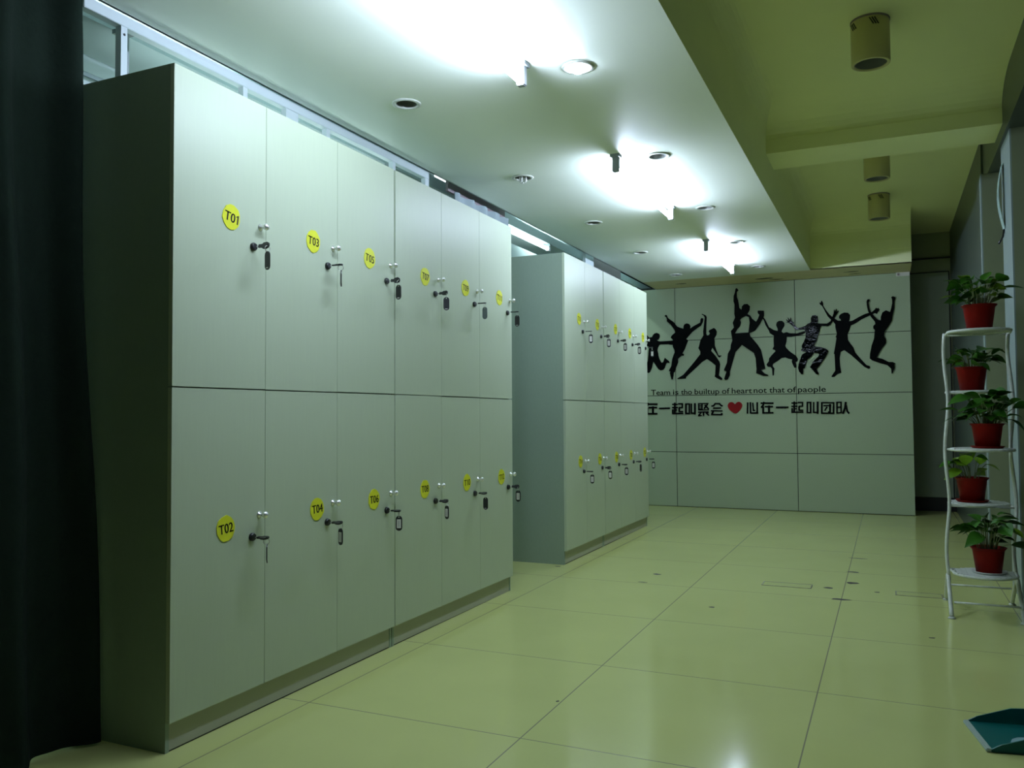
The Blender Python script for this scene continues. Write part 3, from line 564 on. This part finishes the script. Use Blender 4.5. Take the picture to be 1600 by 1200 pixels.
KEY_STYLE = {}   # badge text -> (bow yaw, tag yaw, tag kind)
KEYS = []
def locker(name_label, y0, cols, nums, lean, top_dz=0.0):
    """one carcass; nums[col] = (upper badge, lower badge); badge positions along Y come with them"""
    W = CW * cols
    t = thing('locker', name_label, 'locker', (XF - .020, y0, 0), group=None)
    D = XB - (XF - .020)
    if lean: t.rotation_euler = (lean, 0, 0)
    b = MB()                           # carcass: sides, top, shelf, back
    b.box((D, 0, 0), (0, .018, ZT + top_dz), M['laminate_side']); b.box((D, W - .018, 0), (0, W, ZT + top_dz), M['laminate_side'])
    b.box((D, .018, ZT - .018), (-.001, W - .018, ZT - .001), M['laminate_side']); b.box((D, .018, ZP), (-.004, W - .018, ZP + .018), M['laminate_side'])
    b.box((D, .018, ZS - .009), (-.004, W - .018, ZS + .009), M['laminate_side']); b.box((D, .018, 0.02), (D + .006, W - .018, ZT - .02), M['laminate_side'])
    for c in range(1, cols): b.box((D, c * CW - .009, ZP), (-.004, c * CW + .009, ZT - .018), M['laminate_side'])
    b.build('carcass', t)
    MB().box((-.016, .019, 0.006), (-.002, W - .019, ZP - .004), M['plinth']).box((-.017, .02, 0), (-.004, W - .02, .006), M['seam']).build('plinth', t)
    for c in range(cols):
        for lvl in (1, 0):
            txt, by, bz, rot = nums[c][0 if lvl else 1]
            j = random.uniform(-.0015, .0015)
            za, zb = (ZS + .0025 + j, ZT + top_dz) if lvl else (ZP, ZS - .0025 + j)
            ya = c * CW + .0009 - (.001 if c == 0 else 0); yb = (c + 1) * CW - .0009
            d = MB().box((0, ya, za), (.020, yb, zb), M['laminate'], bev=.0006).build('door', t, (.0005, 0, 0))
            ky = (c + 1) * CW - .034; ly = (c + 1) * CW - .078
            lz = 1.884 if lvl else .711; kz = 1.972 if lvl else .795
            o = badge_mesh(txt, rot).build('number_badge', d, (.0203, by - y0, bz), recalc=False)
            o['label'] = 'yellow number badge reading ' + txt
            k = knob_mb().build('knob', d, (.020, ky, kz)); k['label'] = 'small chrome knob'
            lk = lock_mb().build('lock', d, (.020, ly, lz)); lk['label'] = 'black lock'
            KEYS.append((txt, XF + .0325, y0 + ly - lean * lz, lz, lvl))
    return t
def rr(): return random.uniform(-.12, .12)
locker('grey locker nearest the camera, with yellow badges T01 to T06', YA, 3,
       [(('T01', 2.499, 1.978, -.16), ('T02', 2.478, .763, .10)), (('T03', 3.010, 1.979, -.08), ('T04', 3.041, .779, .06)), (('T05', 3.454, 1.976, -.12), ('T06', 3.492, .778, .03))], 0.0)
locker('grey locker beside the curtain gap, with yellow badges T07 to T12', YA + 3 * CW + .006, 3,
       [(('T07', 3.992, 1.967, -.10), ('T08', 3.986, .788, .02)), (('T09', 4.475, 1.970, -.05), ('T10', 4.488, .786, .05)), (('T11', 4.958, 1.972, -.08), ('T12', 4.981, .786, .08))], -.0035)
locker('two-column grey locker just beyond the gap, with badges T13 to T16', YB, 2,
       [(('T13', 6.525, 1.985, rr()), ('T14', 6.529, .797, rr())), (('T15', 6.998, 1.980, rr()), ('T16', 7.035, .792, rr()))], 0.0)
locker('three-column grey locker farthest away, beside the silhouette wall', YB + 2 * CW + .008, 3,
       [(('T17', 7.530, 1.990, rr()), ('T18', 7.525, .786, rr())), (('T19', 8.005, 1.992, rr()), ('T20', 8.005, .784, rr())), (('T21', 8.488, 1.994, rr()), ('T22', 8.510, .790, rr()))], -.0035)

# keys: each hangs from its lock, so each is a thing of its own
def key_tag_outline():
    pts = []; w, h, r = .0165, .038, .0165
    for cx, cy, a0 in ((0, h - r, 0), (0, -h + r, PI)):
        for k in range(9): a = a0 + PI * k / 8; pts.append((cx + r * math.cos(a), cy + r * math.sin(a)))
    return pts
def key(txt, x, y, z, lvl, bow_roll, tag_yaw, kind):
    colour = {'black': 'black', 'white': 'black-framed white', 'grey': 'grey', 'edge': 'black'}[kind]
    state = {'edge': ' seen edge-on', 'white': '', 'black': '', 'grey': ''}[kind]
    t = thing('door_key', 'black-headed key with a %s tag%s in the lock below badge %s' % (colour, state, txt), 'key', (x, y, z), group='keys hanging in the locker doors')
    b = MB()                           # bow: flat oval plate pointing out of the lock, with its blade
    pts = [(-.001, -.007), (0.016, -.007), (0.022, -.013), (.040, -.015), (.050, -.010), (.053, 0), (.050, .010), (.040, .015), (.022, .013), (.016, .007), (-.001, .007)]
    hole = [(.044 + .004 * math.cos(a), .004 * math.sin(a)) for a in [2 * PI * i / 10 for i in range(10)]]
    b.prism([pts, hole], .0065, M['black'], ROTX(bow_roll) @ TR(0, 0, -.00325))
    kb = b.build('key_head', t)
    MB().box((-.012, -.0035, -.001), (.006, .0035, .001), M['steel'], ROTX(bow_roll)).build('key_blade', t)
    # ring
    n = 20; rc = .012
    cz = -.014
    yw = tag_yaw + PI / 2
    MB().tube([(.044 + rc * math.cos(a) * math.cos(yw), rc * math.cos(a) * math.sin(yw), cz + rc * math.sin(a)) for a in [2 * PI * i / n for i in range(n)]], .0013, M['steel'], 6, closed=True).build('key_ring', t)
    # tag
    g = Matrix(((1, 0, 0, 0), (0, 0, -1, 0), (0, 1, 0, 0), (0, 0, 0, 1)))   # outline XY -> XZ plane, facing -Y
    Q = TR(.044, 0, -.062) @ ROTZ(tag_yaw) @ g
    hole = [(.003 * math.cos(a), .031 + .003 * math.sin(a)) for a in [2 * PI * i / 8 for i in range(8)]]
    tb = MB().prism([key_tag_outline(), hole], .004, M['greytag'] if kind == 'grey' else M['black'], Q @ TR(0, 0, -.002))
    if kind == 'edge':                 # slightly bent plate
        tb.v = [(p[0], p[1] + 3.0 * (p[2] + .062) ** 2, p[2]) for p in tb.v]
    tg = tb.build('key_tag', t)
    if kind == 'white':
        pt = MB().box((-.0105, -.024, .0021), (.0105, .020, .0030), M['paper'], Q).box((-.006, -.018, .0030), (.004, .014, .0031), M['greytag'], Q @ Matrix.Scale(.25, 4, (1, 0, 0))).build('tag_paper', tg)
        pt['label'] = 'white paper insert'
    elif kind == 'black':
        MB().box((-.007, -.031, .0021), (.007, -.028, .0028), M['paper'], Q).build('tag_slot', tg)
STY = {'T01': (1.2, -.25, 'black'), 'T02': (.2, -.82, 'edge'), 'T03': (.1, -.85, 'edge'), 'T04': (.3, -.36, 'white'), 'T05': (1.4, -.15, 'black'), 'T06': (.1, .45, 'white'),
       'T07': (1.0, .45, 'black'), 'T08': (.5, -.40, 'white'), 'T09': (.1, -.05, 'grey'), 'T10': (.3, -.10, 'black'), 'T11': (.2, .05, 'black'), 'T12': (.9, .10, 'white'),
       'T13': (.1, .2, 'white'), 'T14': (.1, .3, 'white'), 'T15': (1.4, .3, 'white'), 'T16': (1.3, .1, 'white'), 'T17': (.8, .0, 'white'), 'T18': (.2, .2, 'white'),
       'T19': (.9, -.1, 'white'), 'T20': (.4, -.75, 'black'), 'T21': (.4, .1, 'white'), 'T22': (.1, .1, 'white')}
for txt, x, y, z, lvl in KEYS: key(txt, x, y, z, lvl, *STY[txt])

# ================================================================== FAR WALL: silhouettes, slogan
WM = Matrix(((1, 0, 0, 0), (0, 0, -1, 0), (0, 1, 0, 0), (0, 0, 0, 1)))     # XY -> XZ, thickness towards -Y
FIG = [('1', .000, 'black silhouette of a kneeling jumper at the left, half behind the farthest locker'),
       ('2', .010, 'black silhouette seen from behind with both arms flung up, over the first panel seam'),
       ('3', .000, 'black silhouette lunging with one hand raised and legs wide apart'),
       ('4', .010, 'tallest black silhouette, fist raised and jacket open over a bare patch of wall'),
       ('5', .000, 'black silhouette of a leaping child holding hands with the tallest figure'),
       ('6', .010, 'black silhouette with a wrinkled shiny shirt, knees bent and palms spread'),
       ('7', .000, 'black silhouette in profile leaping with arms and legs spread in an X'),
       ('8', .010, 'black silhouette of a long-haired woman kicking one high heel back, at the right end')]
for n, off, lab in FIG:
    o, hs = FIGURE_OUTLINES[n]
    cx = sum(p[0] for p in o) / len(o); cz = min(p[1] for p in o)
    L = [[(p[0] - cx, p[1] - cz) for p in l] for l in [o] + hs]
    b = MB().prism(L, .006, M['acrylic_bumpy'] if n == '6' else M['acrylic'], WM)
    tag(b.build('wall_silhouette', loc=(cx, YW - off * .0 - .0005 - off, cz)), lab, 'wall silhouette', 'leaping silhouettes on the far wall')
o, hs = FIGURE_OUTLINES['heart']
cx = sum(p[0] for p in o) / len(o); cz = min(p[1] for p in o)
def smooth_loop(pts, it=2):
    for _ in range(it):
        q = []
        for i in range(len(pts)):
            a, c = pts[i], pts[(i + 1) % len(pts)]
            q += [(a[0] * .75 + c[0] * .25, a[1] * .75 + c[1] * .25), (a[0] * .25 + c[0] * .75, a[1] * .25 + c[1] * .75)]
        pts = q
    return pts
tag(MB().prism([smooth_loop([(p[0] - cx, p[1] - cz) for p in o])], .010, M['red'], WM).build('wall_heart', loc=(cx, YW - .0005, cz)), 'red heart in the middle of the Chinese slogan on the far wall', 'wall heart')
CHARS = [('zai1', 'black character 在 at the left end of the slogan, partly behind the farthest locker'), ('yi1', 'black one-stroke character 一 left of the heart'),
         ('qi1', 'black character 起 left of the heart, over the first panel seam'), ('jiao1', 'black character 叫 left of the heart'),
         ('ju', 'black dense character 聚, second to the left of the heart'), ('hui', 'black character 会 just left of the red heart'),
         ('xin', 'black character 心 just right of the red heart'), ('zai2', 'black character 在, second to the right of the heart'),
         ('yi2', 'black one-stroke character 一 right of the heart'), ('qi2', 'black character 起 right of the heart, over the second panel seam'),
         ('jiao2', 'black character 叫 right of the heart, before the boxed character'), ('tuan', 'black boxed character 团, second from the right end of the slogan'),
         ('dui', 'black character 队 at the right end of the slogan')]
for n, lab in CHARS:
    S_ = STROKES[n]; xs = [p[0] for l, w_ in S_ for p in l]; zs = [p[1] for l, w_ in S_ for p in l]
    cx, cz = sum(xs) / len(xs), min(zs); b = MB()
    for q, (l, w_) in enumerate(S_):
        for i in range(len(l) - 1):
            a, c = Vector(l[i]), Vector(l[i + 1]); d = (c - a).normalized()
            if i > 0: a = a - d * w_ * .3
            nn = Vector((-d.y, d.x)) * w_ * .5
            pts = [a - nn, c - nn, c + nn, a + nn]
            b.prism([[(p.x - cx, p.y - cz) for p in pts]], .008 + q * .00015, M['acrylic'], WM)
    tag(b.build('wall_character', loc=(cx, YW - .0005, cz)), lab, 'wall lettering', 'Chinese slogan on the far wall')
WORDS = [('Team', -2.815, -2.567, 1.420), ('is', -2.527, -2.458, 1.4215), ('tho', -2.423, -2.286, 1.4215), ('builtup', -2.250, -1.942, 1.4225), ('of', -1.908, -1.814, 1.424),
         ('heart', -1.787, -1.543, 1.425), ('not', -1.521, -1.367, 1.427), ('that', -1.336, -1.156, 1.4275), ('of', -1.126, -1.024, 1.427), ('paople', -1.003, -0.688, 1.428)]
for k, (wd, xa, xb_, zb) in enumerate(WORDS):
    lab = 'black word "%s" in the English line above the Chinese slogan' % wd
    if wd == 'of': lab = 'black word "of" before "heart" in the English line' if k == 4 else 'black word "of" before "paople" in the English line'
    t = thing('wall_word', lab, 'wall lettering', (xa, YW - .0005, zb + .004), group='English line on the far wall')
    size = .100
    full = text_geo(wd, size)[0]; f0 = min(v[0] for v in full); f1 = max(v[0] for v in full); sx = (xb_ - xa) / (f1 - f0)
    for i, ch in enumerate(wd):
        vs, fs = text_geo(ch, size)
        pre = text_geo(wd[:i + 1], size)[0]
        dx = max(v[0] for v in pre) - max(v[0] for v in vs)
        b = MB(); n = len(vs); th = .003
        V = [((v[0] + dx - f0) * sx, v[1], th) for v in vs]
        for d in (-.0009, .0009): b.add([(p[0] + d, p[1], p[2] + (.0001 if d > 0 else 0)) for p in V], fs, M['acrylic'], False, WM)
        b.add([(p[0], p[1] + .0009, p[2] + .0002) for p in V], fs, M['acrylic'], False, WM)
        b.build('letter', t, recalc=False)

# ================================================================== PLANT STAND
SX0, SX1, SY = 0.318, 0.655, 5.71
ps = thing('plant_stand', 'white metal ladder plant stand with five round shelves by the right wall', 'plant stand', ((SX0 + SX1) / 2, SY, 0))
hx = (SX1 - SX0) / 2
for s in (-1, 1):
    for dy in (-.014, .014):
        pts = []
        for i in range(33):
            u = i / 32; z = .17 + u * 1.50
            pts.append((s * hx + .010 * math.sin(z * 10.5 + 1.0) - (.012 * (1 - u) if s < 0 else -.006 * (1 - u)), dy + .004 * math.sin(z * 21 + (0 if dy < 0 else PI)), z))
        MB().tube(pts, .0095, M['white_metal'], 8).build('upright', ps)
    for e in (-1, 1):
        pts = []
        for i in range(13):
            u = i / 12; pts.append((s * (hx + .012) + s * .0 * u - .004, e * (.012 + .248 * (u ** 1.5) ), .205 - .10 * u ** 2 - .095 * u ** 1.2 + .0 * u))
        pts[-1] = (pts[-1][0], pts[-1][1], .012)
        MB().tube(pts, .012, M['white_metal'], 8).lathe([(.020, 0), (.020, .006), (.012, .012)], M['white_metal'], 12, TR(pts[-1][0], pts[-1][1], 0)).build('foot', ps)
for dy, z in ((-.215, .085), (.20, .11)): MB().tube([(-hx, dy, z), (hx, dy, z)], .006, M['white_metal'], 8).build('crossbar', ps)
SHELF = [(-.15, 1.672), (.14, 1.322), (-.15, .980), (.14, .638), (-.15, .258)]
for k, (dy, z) in enumerate(SHELF):
    b = MB(); n = 40; rx, ry = hx - .006, .155
    ov = lambda f, zz: [(rx * f * math.cos(2 * PI * i / n), dy + ry * f * math.sin(2 * PI * i / n), zz) for i in range(n)]
    b.tube([(p[0], p[1], z - .010) for p in ov(1, 0)], .009, M['white_metal'], 8, closed=True)
    for i in range(-5, 6):             # slats of the round plate
        x = rx * i / 6; h = ry * math.sqrt(max(0, 1 - (x / rx) ** 2))
        b.box((x - .013, dy - h, z - .008), (x + .013, dy + h, z - .0005), M['white_metal'])
    for s in (-1, 1):
        b.tube([(s * (rx - .002), dy, z - .010), (s * hx, dy * .5, z - .014), (s * hx, 0, z - .016)], .007, M['white_metal'], 8)
    b.tube([(-hx, 0, z - .016), (hx, 0, z - .016)], .006, M['white_metal'], 8)
    b.build('shelf', ps)

def leaf_pts(base, direction, length, width, droop=.4, roll=0.0, fold=.25):
    d = Vector(direction).normalized(); up = Vector((0, 0, 1)); side = d.cross(up)
    if side.length < .05: side = Vector((1, 0, 0))
    side.normalize(); side = (Matrix.Rotation(roll, 3, d) @ side); nrm = side.cross(d).normalized()
    n = 8; prof = [0, .62, .93, 1.0, .93, .78, .55, .26, 0]; vs = []
    for i in range(n + 1):
        u = i / n; c = Vector(base) + d * (length * u) - up * (droop * length * u * u)
        wv = width * .5 * prof[i]
        back = (.16 * length * (1 - u * 4) if u < .25 else 0)
        for k in (-1, -.5, 0, .5, 1): vs.append(c + side * (wv * k) + nrm * (abs(k) * wv * fold) - d * (back * abs(k)))
    return vs
LEAF_FACES = [(i * 5 + k, i * 5 + k + 1, i * 5 + k + 6, i * 5 + k + 5) for i in range(8) for k in range(4)]
POT_AT = [(.490, SY - .15, 1.672), (.466, SY + .14, 1.322), (.515, SY - .15, .980), (.452, SY + .14, .638), (.505, SY - .15, .258)]
def clear(pts, own):
    cx = (SX0 + SX1) / 2
    for p in pts:
        if abs(abs(p.x - cx) - hx) < .042 and abs(p.y - SY) < .045: return False
        if p.x > .728 and p.y > 6.05: return False
        for k, (dy, z) in enumerate(SHELF):
            if -.045 < p.z - z < .018 and ((p.x - cx) / (hx + .03)) ** 2 + ((p.y - SY - dy) / .185) ** 2 < 1: return False
            if abs(p.z - z) < .04 and abs(p.y - SY) < .20 and abs(abs(p.x - cx) - hx) < .03: return False
            if abs(p.z - z + .016) < .02 and abs(p.y - SY) < .02: return False
            q = POT_AT[k]
            if 0 < p.z - q[2] < .155 and (p.x - q[0]) ** 2 + (p.y - q[1]) ** 2 < (.105 if k != own else .098) ** 2 and not (k == own and p.z - q[2] > .140): return False
    return True
def potted_plant(label, x, y, z, size, n, light, extra=(), saucer=True, spread=1.0, height=1.0, own=0, seed=1, big=1.0):
    rnd = random.Random(seed)
    t = thing('potted_plant', label, 'potted plant', (x, y, z), group='potted pothos on the plant stand')
    R_, h = .094 * size, .145 * size
    z0 = 0.0
    if saucer:
        MB().lathe([(0, 0), (R_ * .86, 0), (R_ * 1.0, .012), (R_ * .96, .012), (R_ * .84, .004), (0, .004)], M['white_metal'] if saucer == 'pale' else M['pot'], 32, cap=False).build('saucer', t); z0 = .004
    MB().lathe([(0, z0), (R_ * .70, z0), (R_ * .88, z0 + h * .86), (R_ * .90, z0 + h * .90), (R_ * 1.0, z0 + h * .97), (R_ * 1.02, z0 + h), (R_ * .93, z0 + h), (R_ * .86, z0 + h * .88), (0, z0 + h * .86)], M['pot'], 36, cap=False).build('pot', t)
    MB().lathe([(R_ * .86, z0 + h * .885), (R_ * .55, z0 + h * .93), (0, z0 + h * .95)], M['soil'], 24, cap=False).build('soil', t)
    top = z0 + h * .93; O = Vector((x, y, z))
    lb = MB(); sb = MB()
    def try_leaf(dx, dy, hh, a, el, ln, roll):
        tip = Vector((dx, dy, top + hh)); root = Vector((max(-.05, min(.05, dx * .4)), max(-.05, min(.05, dy * .4)), top - .012))
        mid = root.lerp(tip, .55) + Vector((-dx * .12, -dy * .12, .03))
        P3 = [root.lerp(mid, u).lerp(mid.lerp(tip, u), u) for u in (0, .2, .4, .6, .8, 1)]
        vs = leaf_pts(tip, (math.cos(a), math.sin(a), el), ln, ln * .80, rnd.uniform(.1, .55), roll, rnd.uniform(.1, .35))
        if not clear([p + O for p in vs + P3[1:]], own): return False
        sb.tube(P3, [.0026, .0024, .0022, .002, .0018, .0016], M['stem'], 6)
        lb.add(vs, LEAF_FACES, M['leaf_light'] if rnd.random() < light else M['leaf'], True); return True
    kept = 0
    for _ in range(n * 12):
        if kept >= n: break
        a = rnd.uniform(0, 2 * PI); rad = spread * rnd.uniform(.02, .13); hh = height * rnd.uniform(.03, .17)
        kept += try_leaf(rad * math.cos(a), rad * math.sin(a), hh, a + rnd.uniform(-.6, .6), rnd.uniform(-.3, .7), big * rnd.uniform(.06, .10), rnd.uniform(-.7, .7))
    for e in extra:
        for k in range(8):
            if try_leaf(e[0], e[1] - .012 * k, e[2], e[3] - .12 * k, *e[4:]): break
    sb.build('stems', t); lb.build('foliage', t, recalc=False)
    return t
CXS = (SX0 + SX1) / 2
potted_plant('potted pothos in a red pot on the top shelf of the plant stand', .490, SY - .15, 1.672, 1.0, 46, .30,
             extra=[(.13, -.02, .10, 0.1, .1, .10, .2), (.14, .02, .01, -.3, -.2, .09, .4), (.10, -.03, -.02, -.6, -.9, .09, .2), (-.12, 0, .07, 3.0, .1, .09, 0), (-.07, 0, .16, 1.9, 1.6, .09, 0), (.03, .02, .16, .8, 1.2, .09, 0)], saucer=False, seed=3, own=0)
potted_plant('potted pothos in a red pot on the second shelf, leaning over the pot below', .466, SY + .14, 1.322, 1.0, 34, .12,
             extra=[(.12, 0, .115, .2, .0, .075, 0), (.10, -.02, .02, 1.2, .6, .07, 0), (-.12, 0, .06, 3.1, 0, .07, 0)], saucer=False, height=.75, seed=5, own=1)
potted_plant('large dark-leaved potted pothos in a red pot on the middle shelf', .515, SY - .15, .980, .96, 36, .0,
             extra=[(.15, 0, .10, .2, .1, .13, .5), (.10, -.03, .14, 2.6, .4, .12, -.3), (-.10, -.02, .15, 2.4, .3, .11, 0), (-.15, 0, .05, 3.1, -.1, .10, 0), (-.16, -.03, .09, 3.0, .1, .09, .2), (0, -.05, .15, -1.4, .9, .11, 0), (.12, -.02, .03, -.5, -.4, .08, 0)], saucer='red', height=1.05, spread=1.1, seed=8, own=2, big=1.2)
potted_plant('potted plant with sparse yellow-green leaves on the fourth shelf', .452, SY + .14, .638, 1.0, 12, .9,
             extra=[(-.12, 0, .07, 2.6, .5, .09, 0), (-.15, 0, .0, 3.0, -.4, .08, 0), (-.06, 0, .09, 1.7, 1.3, .10, 0), (.05, 0, .10, 1.4, 1.0, .09, 0), (-.03, -.03, .10, 1.6, 1.4, .10, 0)], saucer='red', spread=.75, seed=12, own=3)
potted_plant('potted pothos with broad leaves in a red pot on the bottom shelf', .505, SY - .15, .258, 1.0, 30, .05,
             extra=[(.10, 0, .15, .1, .1, .10, .2), (.13, -.02, .03, .0, .0, .13, .3), (.05, -.02, .14, .6, .3, .10, 0), (-.05, 0, .16, 2.2, .6, .10, 0), (-.13, -.03, -.05, 2.6, -.6, .05, 0), (.06, 0, .20, .3, .3, .09, 0)], saucer='pale', height=1.1, seed=15, own=4, big=1.15)

# ================================================================== DUSTPAN
dp = thing('dustpan', 'teal plastic dustpan with a pale rubber lip lying on the floor at the right', 'dustpan', (0.262, 3.52, 0), rz=.185)
b = MB()
Lw, D_ = .145, .27
b.box((.012, -Lw, .003), (D_, Lw, .010), M['teal'])
def wall_poly(pts, th): b.prism([pts], th, M['teal'])
for s in (-1, 1):                      # side walls rise towards the back
    Q = TR(0, s * Lw - (.0 if s < 0 else .006), 0) @ Matrix(((1, 0, 0, 0), (0, 0, 1, 0), (0, 1, 0, 0), (0, 0, 0, 1)))
    b.prism([[(.012, .003), (D_, .003), (D_ + .012, .075), (D_ * .6, .068), (.045, .030), (.012, .012)]], .006, M['teal'], Q)
b.box((D_, -Lw, .003), (D_ + .012, Lw, .078), M['teal'])
b.build('pan', dp)
MB().box((-.004, -Lw + .002, .001), (.016, Lw - .002, .014), M['lip'], bev=.003).build('rubber_lip', dp)
b = MB().prism([[(.10, -.055), (.13, -.075), (.22, -.065), (.25, -.02), (.22, .01), (.14, .0), (.115, -.02)]], .0012, M['decal_white'], TR(0, 0, .010))
b.prism([[(.15, -.055), (.21, -.05), (.235, -.02), (.20, -.008), (.155, -.02)]], .0010, M['decal_blue'], TR(0, 0, .0112))
b.build('decal', dp)
MB().tube([(D_ + .01, 0, .05), (D_ + .07, 0, .085), (D_ + .11, 0, .16), (D_ + .12, 0, .5)], .014, M['teal'], 12).build('handle', dp)
